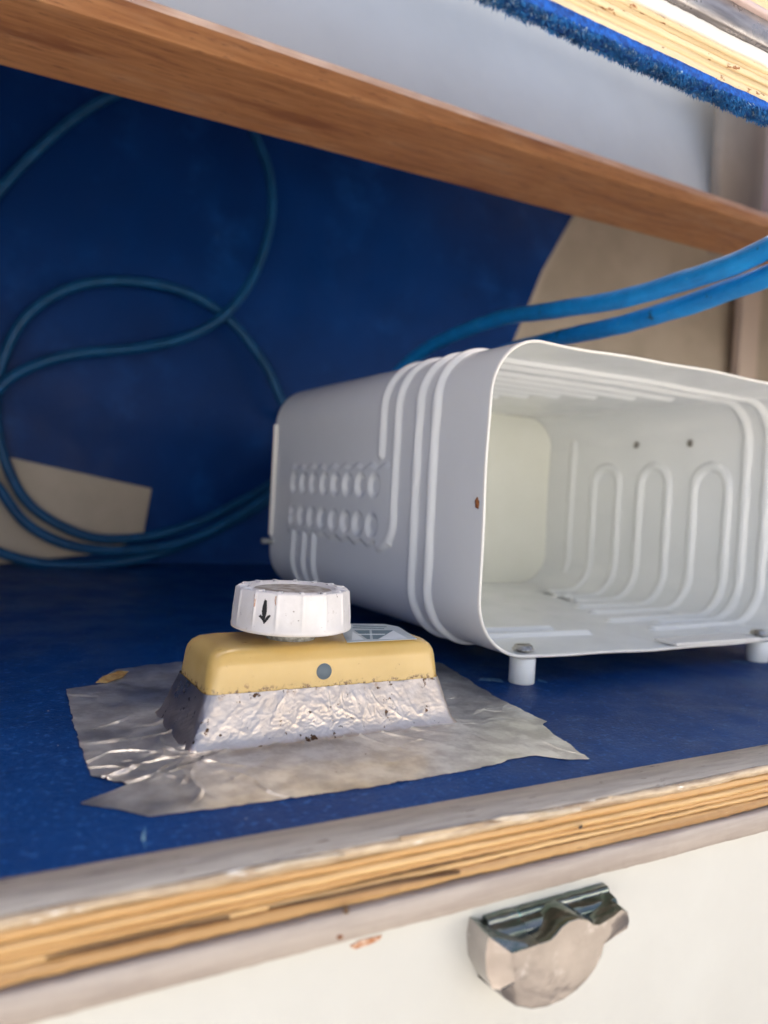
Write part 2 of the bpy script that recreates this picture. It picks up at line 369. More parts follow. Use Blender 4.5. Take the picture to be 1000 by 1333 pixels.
# carpet pile: short fibres hanging under the edge
zc = lz(147); V = []; Fc = []
for k in range(42000):
    x = random.uniform(xl0, xl1); y = YL-.1+random.random()**.8*.95
    lump = noise.noise(Vector((x*.9, y, 3)))*.12 + noise.noise(Vector((x*4, y*2, 7)))*.08
    L_ = max(.06, .20+lump*.8+random.gauss(0, .025)); w = .022
    th = random.uniform(0, 6.28); ux, uy = math.cos(th)*w, math.sin(th)*w
    bx, by = random.gauss(0, .055), random.gauss(-.02, .06)
    zt = zc+.05+(y-YL)*.12
    b0 = len(V); V += [(x-ux, y-uy, zt), (x+ux, y+uy, zt), (x+bx*.6+ux*.6, y+by*.6+uy*.6, zt-L_*.6), (x+bx+bx*.5, y+by, zt-L_)]
    Fc += [(b0, b0+1, b0+2), (b0, b0+2, b0+3)]
mesh('carpet_pile', np.array(V), np.array(Fc), M['carpet2'], lid, smooth=False, kind='stuff')
# the lid slab itself, leaning up and back
MB().prism([(xl0, YL+.95, zc+.45), (xl0, YL+20, zc+22), (xl0, YL+19, zc+23.5), (xl0, YL+.95, zc+2.4)], (xl1-xl0, 0, 0)).build('lid_board', M['hull'], lid)

# ------------------------------------------------------------------ evaporator
EX0, EX1, EZ0, EZ1, EY0, EY1, ER = 22.5, 50.9, 1.5, 17.6, 30.5, 59.4, 3.0
ev = empty('evaporator_box', ((EX0+EX1)/2, 45, EZ0), 'open-ended white enamelled freezer evaporator box with embossed serpentine channels on the blue shelf', 'evaporator')
Wd, Hd = EX1-EX0-2*ER, EZ1-EZ0-2*ER; q = math.pi*ER/2; hb = Wd/2
S = np.cumsum([0, hb, q, Hd, q, Wd, q, Hd, q, hb])
PER = S[-1]
def per(u):
    u = np.asarray(u, float); x = np.zeros_like(u); z = np.zeros_like(u); nx_ = np.zeros_like(u); nz2 = np.zeros_like(u)
    cx = (EX0+EX1)/2
    def put(mk_, X, Z_, NX, NZ):
        x[mk_] = X[mk_] if hasattr(X, '__len__') else X; z[mk_] = Z_[mk_] if hasattr(Z_, '__len__') else Z_
        nx_[mk_] = NX[mk_] if hasattr(NX, '__len__') else NX; nz2[mk_] = NZ[mk_] if hasattr(NZ, '__len__') else NZ
    def arc(i, ccx, ccz, a0):
        mk_ = (u >= S[i]) & (u < S[i+1]); a = a0 - (u-S[i])/ER
        put(mk_, ccx+ER*np.cos(a), ccz+ER*np.sin(a), np.cos(a), np.sin(a))
    put((u < S[1]), cx-u, EZ0, 0, -1)
    arc(1, EX0+ER, EZ0+ER, -math.pi/2)
    put((u >= S[2]) & (u < S[3]), EX0, EZ0+ER+(u-S[2]), -1, 0)
    arc(3, EX0+ER, EZ1-ER, math.pi)
    put((u >= S[4]) & (u < S[5]), EX0+ER+(u-S[4]), EZ1, 0, 1)
    arc(5, EX1-ER, EZ1-ER, math.pi/2)
    put((u >= S[6]) & (u < S[7]), EX1, EZ1-ER-(u-S[6]), 1, 0)
    arc(7, EX1-ER, EZ0+ER, 0)
    put((u >= S[8]), EX1-ER-(u-S[8]), EZ0, 0, -1)
    return x, z, nx_, nz2
uL = lambda z: S[2]+(z-EZ0-ER)            # left side
uT = lambda x: S[4]+(x-EX0-ER)            # top
uR = lambda z: S[6]+(EZ1-ER-z)            # right side
uBr = lambda x: S[8]+(EX1-ER-x)           # bottom, right half
uBl = lambda x: (EX0+EX1)/2-x             # bottom, left half
NU, NV = 900, 300
us = np.linspace(0, PER-1e-6, NU); vs = np.linspace(EY0, EY1, NV)
U, Vv = np.meshgrid(us, vs, indexing='ij')
def arcpts(c, r, a0, a1, n=8): return [(c[0]+r*math.cos(a0+(a1-a0)*k/n), c[1]+r*math.sin(a0+(a1-a0)*k/n)) for k in range(n+1)]
paths = []
wv = lambda y, amp=.0: y
paths.append([(2.5, 35.2), (uT(EX1-ER-3), 35.2), (uR(14), 35.2), (PER-3.5, 35.2)])
paths.append([(4, 36.9), (PER-6, 36.9)])
paths.append([(uT(45), 39.3), (uL(8.2), 39.3)] + arcpts((uL(7.9), 40.9), 1.6, -math.pi/2, -math.pi, 6) )
paths.append([(uT(43), 41.1), (uL(11.9), 41.1)])
for y, xe in ((42.9, 41), (44.7, 39), (46.5, 37.5), (48.3, 36), (50.1, 34.5)):
    paths.append([(uT(EX0+3.5), y), (uT(xe), y)])
for y in (54.4, 52.4, 50.6): paths.append([(uL(6.2), y), (uBl(EX0+5), y)])
paths.append([(uR(15.2), 55.2), (uR(3.2), 55.2)])
# inverted U channels on the right wall
for (ya, yb, xa, xb) in ((49.3, 52.3, 44.5, 46.5), (43.9, 46.9, 42, 44), (38.3, 41.4, 39.5, 41)):
    r = (yb-ya)/2; zt = 12.9
    top = [(uR(zt-r)+r*-math.sin(t), (ya+yb)/2 - r*math.cos(t)) for t in np.linspace(0, math.pi, 9)]
    paths.append([(uBr(xa), ya)] + top + [(uBr(xb), yb)])
H = np.zeros_like(U); WD, HT = .42, .25
jit = .10*np.sin(U*1.9)*np.sin(Vv*.7+U*.33)
def segd(ax, ay, bx, by):
    dx, dy = bx-ax, by-ay; t = np.clip(((U-ax)*dx+(Vv-ay)*dy)/(dx*dx+dy*dy+1e-9), 0, 1)
    return np.hypot(U-ax-t*dx, Vv-ay-t*dy)
for p in paths:
    D = np.full_like(U, 9.)
    for a_, b_ in zip(p[:-1], p[1:]): D = np.minimum(D, segd(*a_, *b_))
    D = np.abs(D + jit*.5)
    H = np.maximum(H, HT*np.clip(1-(D/WD)**2, 0, 1)**.9)
# inflated plateau with oval weld spots (left side)
pu0, pu1, pv0, pv1 = uL(6.2), uL(11.3), 39.3, 55.6
scal = .16*np.cos((Vv-41.3)/1.86*2*math.pi)
du = np.maximum(pu0+scal*.8-U, U-pu1+scal*.8); dv = np.maximum(pv0-Vv, Vv-pv1)
dd = np.maximum(du, dv); plat = np.clip(-dd/.30, 0, 1); plat = plat*plat*(3-2*plat)*HT*.9
for k in range(8):
    yc = 41.5+k*1.86
    e = np.sqrt(((U-uL(9.95))/.82)**2+((Vv-yc)/.80)**2); plat *= np.clip((e-.6)/.4, 0, 1)
    yc = 40.9+k*1.86+.4
    if k < 8: e = np.sqrt(((U-uL(7.5))/.80)**2+((Vv-yc-.3)/.80)**2); plat *= np.clip((e-.6)/.4, 0, 1)
H = np.maximum(H, plat)
x_, z_, nx1, nz1 = per(U)
low = .06*np.sin(U*.31+1)*np.cos((Vv-30)*.11) + .025*np.sin(U*.9)*np.exp(-(Vv-EY0)/4)
T = .07
def layer(sgn):
    o = low + sgn*(T+H)
    return np.stack([x_+nx1*o, Vv, z_+nz1*o], -1).reshape(-1, 3)
Fo = grid_faces(NU, NV, True)
Pn, Pi = layer(1), layer(-1)
rimq = np.array([(i*NV, ((i+1) % NU)*NV, ((i+1) % NU)*NV+NU*NV, i*NV+NU*NV) for i in range(NU)])
rimb = np.array([(i*NV+NV-1, i*NV+NV-1+NU*NV, ((i+1) % NU)*NV+NV-1+NU*NV, ((i+1) % NU)*NV+NV-1) for i in range(NU)])
mesh('shell', np.concatenate([Pn, Pi]), np.concatenate([Fo[:, ::-1], Fo+NU*NV, rimq, rimb]), M['evap'], ev)
# rolled rim
Pr = [Vector(((Pn[i*NV]+Pi[i*NV])/2)) for i in range(0, NU, 3)]
V = []; ns = 8
for i, p in enumerate(Pr):
    t = (Pr[(i+1) % len(Pr)]-Pr[i-1]).normalized(); nn = t.cross(Vector((0, 1, 0))).normalized()
    for k in range(ns):
        th = 2*math.pi*k/ns; V.append(p + nn*math.cos(th)*.085 + Vector((0, 1, 0))*(math.sin(th)*.11))
n = len(Pr)
mesh('rim', V, [(i*ns+k, i*ns+(k+1)%ns, ((i+1)%n)*ns+(k+1)%ns, ((i+1)%n)*ns+k) for i in range(n) for k in range(ns)], M['rim'], ev, label='thin white rim with small brown chips')
# closed far end
ub = np.linspace(0, PER-1e-6, 120); bx_, bz_, bnx, bnz = per(ub)
V = [(a_-c_*.05, EY1-.9, b_-d_*.05) for a_, b_, c_, d_ in zip(bx_, bz_, bnx, bnz)] + [(a_-c_*1.2, EY1-.5, b_-d_*1.2) for a_, b_, c_, d_ in zip(bx_, bz_, bnx, bnz)]
Fc = [(i, (i+1)%120, (i+1)%120+120, i+120) for i in range(120)] + [tuple(range(120, 240))]
mesh('back_panel', V, Fc, M['evapback'], ev, label='cream end panel deep inside the white box')
# flange at the far end, left edge
mb = MB().box((EX0-.28, EY1-.3, 5.6), (EX0-.02, EY1-.1, 14.6)); mb.build('flange', M['rim'], ev, bevel=.03)
MB().box((EX0-1.0, EY1-.7, 4.9), (EX0+.1, EY1-.2, 5.35)).build('tab', M['scuff'], ev, bevel=.12)
# rivets on the inner right wall
for px, py in ((827, 579), (897, 577)):
    p = on(px, py, 0, EX1-.35)
    V, Fc = lathe([(0, .0), (.27, .0), (.30, .05), (.22, .14), (.12, .17), (0, .17)], (0, 0, 0), 20)
    V = [(p.x-v[2]+.15, p.y+v[0], p.z+v[1]) for v in V]
    mesh('rivet', V, Fc, M['steel'], ev)
# marks on the inner floor
def smear(pts, z, mat, parent, name, r0_=.12):
    P = [onZ(px, py, z) for px, py in pts]; P = spline(P, 6); V = []; n = len(P)
    for i, p in enumerate(P):
        t = (P[min(i+1, n-1)]-P[max(0, i-1)]).normalized(); s = Vector((-t.y, t.x, 0)); w = r0_*math.sin(math.pi*(i+.3)/(n-.4+.3))*(1+.5*noise.noise(p*3))
        V += [p-s*w, p+s*w*.8]
    return mesh(name, V, [(2*i, 2*i+1, 2*i+3, 2*i+2) for i in range(n-1)], mat, parent)
zi = EZ0+.10
def floor_z(x, y):
    d_ = np.abs(x_-x)+np.abs(Vv-y)+(z_ > 6)*9; k = np.argmin(d_); return Pi[k][2]
def smear3(pts, mat, name, r0_):
    o = smear(pts, EZ0+.1, mat, None, name, r0_)
    for v in o.data.vertices: v.co.z = (floor_z(v.co.x/K, v.co.y/K)+.03)*K
    for v in o.data.vertices: v.co -= ev.matrix_world.translation
    o.parent = ev; return o
smear3([(693, 767), (715, 772), (738, 780), (752, 784)], M['scuff'], 'scuff_mark', .35)
smear3([(653, 751), (668, 748)], M['scuff'], 'scuff_mark', .5)
smear3([(672, 745), (684, 741)], M['scuff'], 'scuff_mark', .4)
for px, py in ((741, 770), (771, 776), (780, 786), (933, 818)):
    p = onZ(px, py, EZ0+.2); z = floor_z(p.x, p.y)
    V, Fc = lathe([(0, .07), (.12, .07), (.15, .02), (.24, .03), (.28, 0)], (p.x, p.y, z), 16); mesh('dimple', V, Fc, M['evap'], ev)
# rust blister on the left edge of the opening
V, Fc = lathe([(0, .1), (.1, .09), (.19, .04), (.22, 0)], (0, 0, 0), 14, lambda r, z, t: r*(1+.12*math.sin(2*t)+.15*math.sin(5*t)))
p = on(622, 655, 0, EX0-.1)
mesh('rust_spot', [(EX0-.13-v[2], p.y+v[0]*.8, p.z+v[1]*1.3) for v in V], Fc, M['rust'], ev)
# overlapping lap of sheet at the lower right of the mouth
a = onY(880, 836, EY0-.1); b = onY(990, 834, EY0-.1)
MB().box((a.x, EY0-.15, a.z-.22), (b.x, EY0+1.5, a.z-.06)).build('lap_seam', M['rim'], ev, bevel=.03)
# spacers
def spacer(px, py, label):
    p = onZ(px, py, 0); p.y = max(p.y, EY0+.75)
    e = empty('spacer', (p.x, p.y, 0), label, 'spacer', 'nylon spacers under the evaporator box')
    V, Fc = lathe([(0, .01), (.64, .01), (.68, .05), (.68, 1.32), (.64, 1.36), (0, 1.36)], (p.x, p.y, 0), 40); mesh('sleeve', V, Fc, M['nylon'], e)
    z = floor_z(p.x, p.y)+.09
    V, Fc = lathe([(.0, 1.4), (.3, 1.4), (.3, z+.02), (.56, z+.02), (.58, z+.09), (.48, z+.10), (.48, z+.22), (.42, z+.28), (.0, z+.29)], (p.x, p.y, 0), 32)
    s = mesh('screw', V, Fc, M['steel'], e)
    bm = MB().box((p.x-.40, p.y-.06, z+.285), (p.x+.40, p.y+.06, z+.297)); o = bm.build('slot', M['ink']); 
    o.data.transform(Matrix.Translation(-e.matrix_world.translation)); o.parent = s
spacer(680, 889, 'white nylon spacer with screw head, under the left corner of the white evaporator mouth')
spacer(992, 862, 'white nylon spacer under the evaporator mouth beside its lapped seam, at the right edge')

M['residue'] = mk('pale_residue', (.16, .30, .38), .7, col2=(.02, .12, .30), sc2=(260, 260, 260))
for pts, w in (([(622, 886), (640, 884), (655, 888)], .45), ([(700, 884), (707, 887), (712, 889)], .25), ([(950, 862), (962, 861), (975, 864)], .35), ([(190, 1075), (187, 1090), (190, 1105)], .06)):
    o = smear(pts, .012, M['residue'], sh, 'residue', w)

# ------------------------------------------------------------------ hoses
def hose(name, pts, r, **kw):
    P = spline([atd(px, py, d) for px, py, d in pts], 14)
    V, Fc = tube(P, r); V = [v+Vector((noise.noise(v*.5), noise.noise(v*.5+Vector((9, 0, 0))), noise.noise(v*.5+Vector((0, 9, 0)))))*.05 for v in V]; o = mesh(name, V, Fc, M['hose'], None); props(o, **kw); return o
hose('blue_hose', [(1120, 245, 38), (1060, 290, 40), (1000, 323, 42), (945, 347, 44), (880, 369, 47), (800, 391, 51), (720, 404, 56), (650, 415, 63), (590, 437, 70), (550, 458, 75), (515, 490, 79), (480, 540, 80), (460, 600, 80)], .62,
     label='bright blue hose, upper of the two sweeping in from the right, crossing the beam', category='hose', group='blue hoses above the evaporator')
hose('blue_hose', [(1120, 300, 39), (1060, 332, 41), (1000, 359, 43), (945, 379, 45.5), (880, 402, 49), (800, 425, 54), (730, 440, 60), (660, 458, 68), (600, 490, 74), (560, 540, 78)], .64,
     label='bright blue hose, lower of the two, passing just over the evaporator rim', category='hose', group='blue hoses above the evaporator')
def coil(pts):
    P = spline([onY(px, py, y) for px, py, y in pts], 14); V, Fc = tube(P, .52, 14); return V, Fc
mb = MB()
V, Fc = coil([(300, 90, 86), (325, 160, 86), (350, 225, 86), (352, 290, 86), (330, 360, 86), (290, 412, 85.4), (240, 440, 86), (180, 453, 86), (100, 461, 86), (45, 476, 86), (5, 500, 86), (-25, 545, 86), (-22, 600, 86), (3, 642, 86), (40, 686, 85.6),
      (100, 712, 85), (180, 716, 85), (260, 698, 85), (345, 648, 85), (410, 600, 85), (430, 560, 85.5), (405, 545, 86), (372, 530, 86.6), (345, 475, 87), (300, 418, 87.4), (240, 380, 87.4), (160, 366, 87.4), (90, 376, 87.4), (35, 412, 87.4),
      (5, 465, 87.8), (-6, 530, 87.8), (5, 595, 87.6), (40, 658, 87.4), (110, 697, 87), (180, 700, 87), (250, 683, 87), (315, 652, 87), (365, 622, 87), (430, 570, 87)])
c1 = mesh('hose_coil', V, Fc, M['hose_shaded'], None); props(c1, 'blue hose looped in a large round coil against the dark blue back wall', 'hose')
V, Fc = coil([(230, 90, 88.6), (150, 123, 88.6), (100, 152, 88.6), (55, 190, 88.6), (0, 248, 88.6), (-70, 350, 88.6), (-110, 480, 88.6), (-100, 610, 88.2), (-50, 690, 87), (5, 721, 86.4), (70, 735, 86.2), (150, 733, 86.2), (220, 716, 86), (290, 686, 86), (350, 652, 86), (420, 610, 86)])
c2 = mesh('hose_coil', V, Fc, M['hose_shaded'], None); props(c2, 'blue hose rising at the far left and passing up under the wooden beam', 'hose')

# ------------------------------------------------------------------ thermostat
bx0, bx1, by0, by1 = 7.45, 18.5, 26.35, 31.6      # foot of the taped collar
CT = 1.85; TT = 3.42
def rrect(x0, x1, y0, y1, r, n=10):
    P = []
    for (cx, cy, a0) in ((x1-r, y1-r, 0), (x0+r, y1-r, 90), (x0+r, y0+r, 180), (x1-r, y0+r, 270)):
        for k in range(n+1):
            a = R(a0+90*k/n); P.append((cx+r*math.cos(a), cy+r*math.sin(a)))
    # subdivide straight sides
    out = []
    for i in range(len(P)):
        a, b = P[i], P[(i+1) % len(P)]; L_ = math.dist(a, b); k = max(1, int(L_/.25)) if L_ > .5 else 1
        for j in range(k): out.append((a[0]+(b[0]-a[0])*j/k, a[1]+(b[1]-a[1])*j/k))
    return out
def inset(z):   # outline of the box at height z
    t = z/CT; k = .85*t
    return (bx0+k*.75, bx1-k*.40, by0+k*.80, by1-k*.5)
th = empty('thermostat', ((bx0+bx1)/2, (by0+by1)/2, 0), 'yellowed plastic thermostat box with a dirty white knob, taped to the blue shelf', 'thermostat')
rows = []
x0, x1, y0, y1 = inset(CT)
rr = .45
rows.append([(px, py, CT-.3) for px, py in rrect(x0+.04, x1-.04, y0+.04, y1-.04, rr)])
prof = [(0, CT-.02), (.01, CT+.05), (.12, TT-.62), (.17, TT-.42), (.28, TT-.22), (.46, TT-.07), (.72, TT), (1.1, TT+.02)]
for off, z in prof:
    rows.append([(px, py, z) for px, py in rrect(x0+off, x1-off, y0+off*.8, y1-off*.8, max(rr*1.0, rr+off*.35))])
nr = len(rows[1]); V = [p for r_ in rows for p in r_]
# all rrect outlines share the same count only if subdivision matches: resample
def resample(P, n):
    P = [Vector(p) for p in P]; P.append(P[0]); L_ = [0]
    for a, b in zip(P[:-1], P[1:]): L_.append(L_[-1]+(b-a).length)
    out = []; j = 0
    for k in range(n):
        s = L_[-1]*k/n
        while L_[j+1] < s: j += 1
        t = (s-L_[j])/(L_[j+1]-L_[j]+1e-12); out.append(P[j].lerp(P[j+1], t))
    return out
NR = 240
V = []
for r_ in rows: V += resample(r_, NR)
Fc = [(i*NR+k, i*NR+(k+1)%NR, (i+1)*NR+(k+1)%NR, (i+1)*NR+k) for i in range(len(rows)-1) for k in range(NR)] + [tuple(range((len(rows)-1)*NR, len(rows)*NR))]
mesh('housing', V, Fc, M['yellow'], th)
# slight ledge line on the front left arris and plug
fy = lambda z: y0 + .8*(.12*(z-CT)/(TT-.62-CT))
p = onY(422, 874, fy(2.45))
V, Fc = lathe([(0, .03), (.30, .03), (.325, 0), (.33, -.05)], (0, 0, 0), 32)
mesh('plug', [(p.x+v[0], fy(p.z+v[1]*.97)-v[2]-.005, p.z+v[1]*.97) for v in V], Fc, M['plug'], th, label='round grey plug in the front face')
# knob
kc = Vector((12.02, 28.95, 3.88)); KR, KT, KH = 2.42, 2.27, 1.62
mesh('knob_stem', *lathe([(0, -.6), (1.0, -.6), (1.0, .12), (0, .12)], kc, 32), M['scuff'], th)
NF = 15
def kr(r, z, t):
    if r < 2.0 or z < 0.02: return r
    a = (t/(2*math.pi)*NF+.27) % 1; a = min(a, 1-a)*2*math.pi/NF    # angle to the nearest rib
    body = math.cos(math.pi/NF)/math.cos(math.pi/NF-a)              # flat facets between ribs
    rib = .016*math.exp(-(a/.02)**2)
    f = min(1, max(0, (z-.22)/.2))
    return r*(1-f+f*(1+(body-1)*.55+rib)) if z < KH-.02 else r
prof = [(0, .0), (2.30, .0), (KR, .05), (KR+.01, .16), (KR-.02, .24), (KR-.05, .5), (KR-.09, 1.0), (KT+.01, KH-.1), (KT, KH-.03), (KT-.05, KH), (KT-.14, KH), (KT-.17, KH-.06),
        (KT-.42, KH-.07), (KT-.46, KH-.01), (KT-.55, KH), (KT-.60, KH-.09), (1.0, KH-.10), (0, KH-.10)]
V, Fc = lathe(prof, kc, 360, kr)
kn = mesh('knob', V, Fc, M['knob'], th, label='dirty white ribbed round knob')
# grimy recessed face and raised ticks round the top edge
def child(mb, name, mat, par, **kw):
    o = mb.build(name, mat, **kw); w = par.parent.matrix_world.translation if par.parent else par.matrix_world.translation
    o.data.transform(Matrix.Translation(-w)); o.parent = par; return o
child(MB().add(*lathe([(0, KH-.08), (1.55, KH-.08), (1.56, KH-.09)], kc, 64)), 'dial_face', M['knobtop'], kn)
mb = MB()
for k in range(NF):
    a = 2*math.pi*(k-.27)/NF; ca, sa = math.cos(a), math.sin(a)
    V = []
    for (r, w, z) in ((KT-.44, .10, KH-.08), (KT-.06, .10, KH-.08), (KT-.44, .08, KH+.05), (KT-.08, .08, KH+.05)):
        for s in (-1, 1): V.append((kc.x+r*ca-s*w*sa, kc.y+r*sa+s*w*ca, kc.z+z))
    b = MB().add(V, [(0,1,3,2),(4,6,7,5),(0,4,5,1),(2,3,7,6),(0,2,6,4),(1,5,7,3)])
    child(b, 'tick', M['knob'], kn, bevel=.02)
def knob_pt(px, py, off=.012):
    """point on the knob's side wall seen at a pixel"""
    d = ray(px, py).normalized(); o = Vector((0, 0, HC))
    t = 20.
    for _ in range(4000):
        q_ = o+d*t; z = q_.z-kc.z; ang = math.atan2(q_.y-kc.y, q_.x-kc.x) % (2*math.pi)
        rw = np.interp(z, [.0, .24, .5, 1., KH-.1], [KR, KR-.02, KR-.05, KR-.09, KT+.01])
        if math.hypot(q_.x-kc.x, q_.y-kc.y) <= kr(rw, z, ang)+off: return q_
        t += .004
    return o+d*27
def stroke(pts, wpx, mat, name, par):
    P = spline([Vector((a, b, 0)) for a, b in pts], 5); n = len(P); V = []
    for i, p in enumerate(P):
        t = (P[min(i+1, n-1)]-P[max(0, i-1)]).normalized(); s = Vector((-t.y, t.x, 0)); w = wpx(i/(n-1))*(1+.25*noise.noise(p*.4))
        V += [knob_pt(p.x-s.x*w, p.y-s.y*w), knob_pt(p.x+s.x*w, p.y+s.y*w)]
    return MB().add(V, [(2*i, 2*i+1, 2*i+3, 2*i+2) for i in range(n-1)])
ar = stroke([(346.0, 781), (344.8, 790), (344, 799), (343.5, 806), (344, 812)], lambda t: 1.0+2.2*math.sin(math.pi*min(1, t*1.2+.05))**1 * (1 if t < .8 else .6), M['ink'], 'a', kn)
a2 = stroke([(338, 801), (341.5, 805), (344.5, 809)], lambda t: 1.8, M['ink'], 'a', kn); ar.add(a2.V, a2.F)
a2 = stroke([(352, 801), (348.5, 804), (344.5, 810)], lambda t: 1.0+.9*math.sin(3*t), M['ink'], 'a', kn); ar.add([tuple(Vector(v)+Vector((0, -.004, 0))) for v in a2.V], a2.F)
child(ar, 'arrow_mark', M['ink'], kn, label='hand drawn black arrow pointing down')
s1 = stroke([(332.5, 774), (332, 782), (331, 790)], lambda t: 1.6*(1-t*.6), M['stain'], 's', kn); child(s1, 'stain', M['stain'], kn)
s1 = stroke([(359.5, 776), (358.5, 782), (359, 788)], lambda t: 1.2*(1-t*.6), M['stain'], 's', kn); child(s1, 'stain', M['stain'], kn)
# label sticker on the top face, right of the knob
zS = TT+.035
def patch(pts, z, mat, par, name, **kw):
    P = [onZ(px, py, z) for px, py in pts]
    return child(MB().prism(P, (0, 0, .006)), name, mat, par, **kw)
def sheet(pts, z, mat, par, name):
    return patch(pts, z, mat, par, name)
stk = MB().prism([onZ(px, py, zS) for px, py in ((440, 812), (500, 812.5), (519, 816), (543, 832), (452, 836.5))], (0, 0, .012)).build('sticker', M['sticker'], th, label='silver grey printed label')
for pts, mt in ((((460, 814.2), (503, 815.5), (503.5, 816.4), (460, 815.2)), 'stickerd'), (((459, 816.6), (500, 817.8), (500.5, 818.7), (459, 817.8)), 'stickerd'),
                (((461, 820.5), (481, 820.5), (482, 832), (478, 832)), 'stickerd'), (((484, 820.5), (512, 820.5), (492, 832), (485.5, 832)), 'stickerd'),
                (((464, 825.2), (502, 825.2), (500.5, 826.3), (466, 826.3)), 'stickerl'),
                (((512, 821), (531, 831.2), (494, 832)), 'stickerl'), (((459, 822), (474, 832.5), (458, 833.5)), 'stickerl')):
    patch(pts, zS+.014+(.004 if mt == 'stickerl' else 0), M[mt], stk, 'print')

# ------------------------------------------------------------------ foil tape
tp = empty('foil_tape', ((bx0+bx1)/2, by0, 0), 'crinkled aluminium foil tape sealing the yellow thermostat box to the blue shelf', 'tape')
cxy = Vector(((bx0+bx1)/2, (by0+by1)/2))
def box_at(thv, z):
    """point on the (rounded) collar outline in direction thv"""
    X0_, X1_, Y0_, Y1_ = inset(z); P = rrect(X0_-.03, X1_+.03, Y0_-.03, Y1_+.03, .28 + .12*z)
    return hit(P, thv)
def hit(P, thv):
    d = Vector((math.cos(thv), math.sin(thv))); best = 0
    n = len(P)
    for i in range(n):
        a = Vector((P[i][0], P[i][1]))-cxy; b = Vector((P[(i+1) % n][0], P[(i+1) % n][1]))-cxy; e = b-a
        den = d.x*e.y-d.y*e.x
        if abs(den) < 1e-9: continue
        t = (a.x*e.y-a.y*e.x)/den; s = (a.x*d.y-a.y*d.x)/den
        if t > 0 and -1e-6 <= s <= 1+1e-6: best = max(best, t)
    return cxy+d*best
def wr(x, y, sc, sd): return 1-abs(noise.noise(Vector((x*sc, y*sc, sd))))*2
def ang(px, py): p = onZ(px, py, 0); return math.atan2(p.y-cxy.y, p.x-cxy.x)
CRE = []
_r = random.Random(11)
for _ in range(95):      # sharp straight folds, most of them running out from the corners of the box
    cxn, cyn = _r.choice([(bx0, by0), (bx0, by0), (bx0, by1), (bx1, by0), (bx1, by0), (bx1, by1)])
    a_n = math.atan2(cyn-cxy.y, cxn-cxy.x)+_r.gauss(0, .75); d_n = _r.uniform(.1, 3.5); l_n = _r.uniform(.6, 3.0)
    p_n = Vector((cxn+math.cos(a_n)*d_n, cyn+math.sin(a_n)*d_n)); b_n = a_n+_r.gauss(0, .7)
    q_n = p_n+Vector((math.cos(b_n), math.sin(b_n)))*l_n
    CRE.append((p_n, q_n, _r.uniform(.018, .06)*_r.choice((1, 1, -.4)), _r.uniform(.03, .10)))
def crease_np(X, Y, cre):
    h = np.zeros_like(X)
    for a, b, am, w in cre:
        e = b-a; t = np.clip(((X-a.x)*e.x+(Y-a.y)*e.y)/e.length_squared, 0, 1)
        bow = .12*e.length*np.sin(math.pi*t)*(1 if am*1e4 % 2 < 1 else -1)
        d = np.hypot(X-a.x-t*e.x+bow*e.y/e.length, Y-a.y-t*e.y-bow*e.x/e.length)
        h += am*np.clip(1-d/(w*3), 0, 1)**1.4*np.sin(math.pi*(.1+.8*t))
    return h
def foil(name, outline, a0, a1, zoff, mat, amp=.05, n=260, mrows=34, seed=0, **kw):
    P = [onZ(px, py, 0) for px, py in outline]; V = np.zeros((n*mrows, 3)); q_ = 0
    for i in range(n):
        t = a0+(a1-a0)*i/(n-1); I = box_at(t, 0); O = hit(P, t); Ln = (O-I).length
        d = (O-I).normalized() if Ln > 1e-6 else Vector((0, 0))
        rg0 = noise.noise(Vector((t*40, seed, 0)))*.05 + noise.noise(Vector((t*13, seed, 4)))*.07; cu = max(0, noise.noise(Vector((t*9, seed, 2))))
        for j in range(mrows):
            s = j/(mrows-1); p = I.lerp(O, s)
            w = (wr(p.x, p.y, .9, seed)**3*.5+wr(p.x, p.y, 2.6, seed+3)**4*.3)*amp
            fold = .5+.5*math.sin(t*23+seed*2+2*noise.noise(Vector((t*3, s*2, seed))))
            z = max(0, w*.45) + .10*math.exp(-s*Ln/.2) + amp*.8*fold**8*math.exp(-s*2.2)
            if s > .93: z += .10*cu*(s-.93)*14
            V[q_] = (p.x+d.x*rg0*s**6, p.y+d.y*rg0*s**6, z); q_ += 1
    h = V[:, 2]+crease_np(V[:, 0], V[:, 1], CRE)*amp/.055
    V[:, 2] = zoff+.5*(h+np.sqrt(h*h+.0004))
    I_, J_ = np.meshgrid(np.arange(n-1), np.arange(mrows-1), indexing='ij'); a = I_*mrows+J_
    return mesh(name, V, np.stack([a, a+mrows, a+mrows+1, a+1], -1).reshape(-1, 4), mat, tp, **kw)
out_main = [(106, 1048), (150, 1054), (195, 1064), (330, 1047), (480, 1026), (590, 1007), (640, 998), (665, 989), (700, 984), (735, 990), (767, 989), (735, 966), (706, 945), (712, 940), (680, 925), (640, 905), (575, 864), (500, 850), (380, 845), (250, 860), (180, 880), (150, 940), (100, 1000), (118, 1020)]
out_left = [(86, 898), (132, 892), (222, 868), (330, 850), (330, 1050), (190, 1030), (130, 1014), (118, 1011), (96, 945)]
def a_(px, py): return ang(px, py) % (2*math.pi)
foil('tape_sheet', out_main, a_(120, 1040), a_(560, 866)+2*math.pi, .012, M['foil'], .055, 700, 100, seed=2, label='large smooth foil sheet in front and to the right of the box')
foil('tape_flap', out_left, a_(222, 868), a_(190, 1016), .03, M['foil'], .075, 420, 90, seed=5, label='crumpled foil flap on the left of the box')
out_b = [(128, 884), (150, 874), (228, 864), (420, 840), (420, 900), (200, 905), (150, 893)]
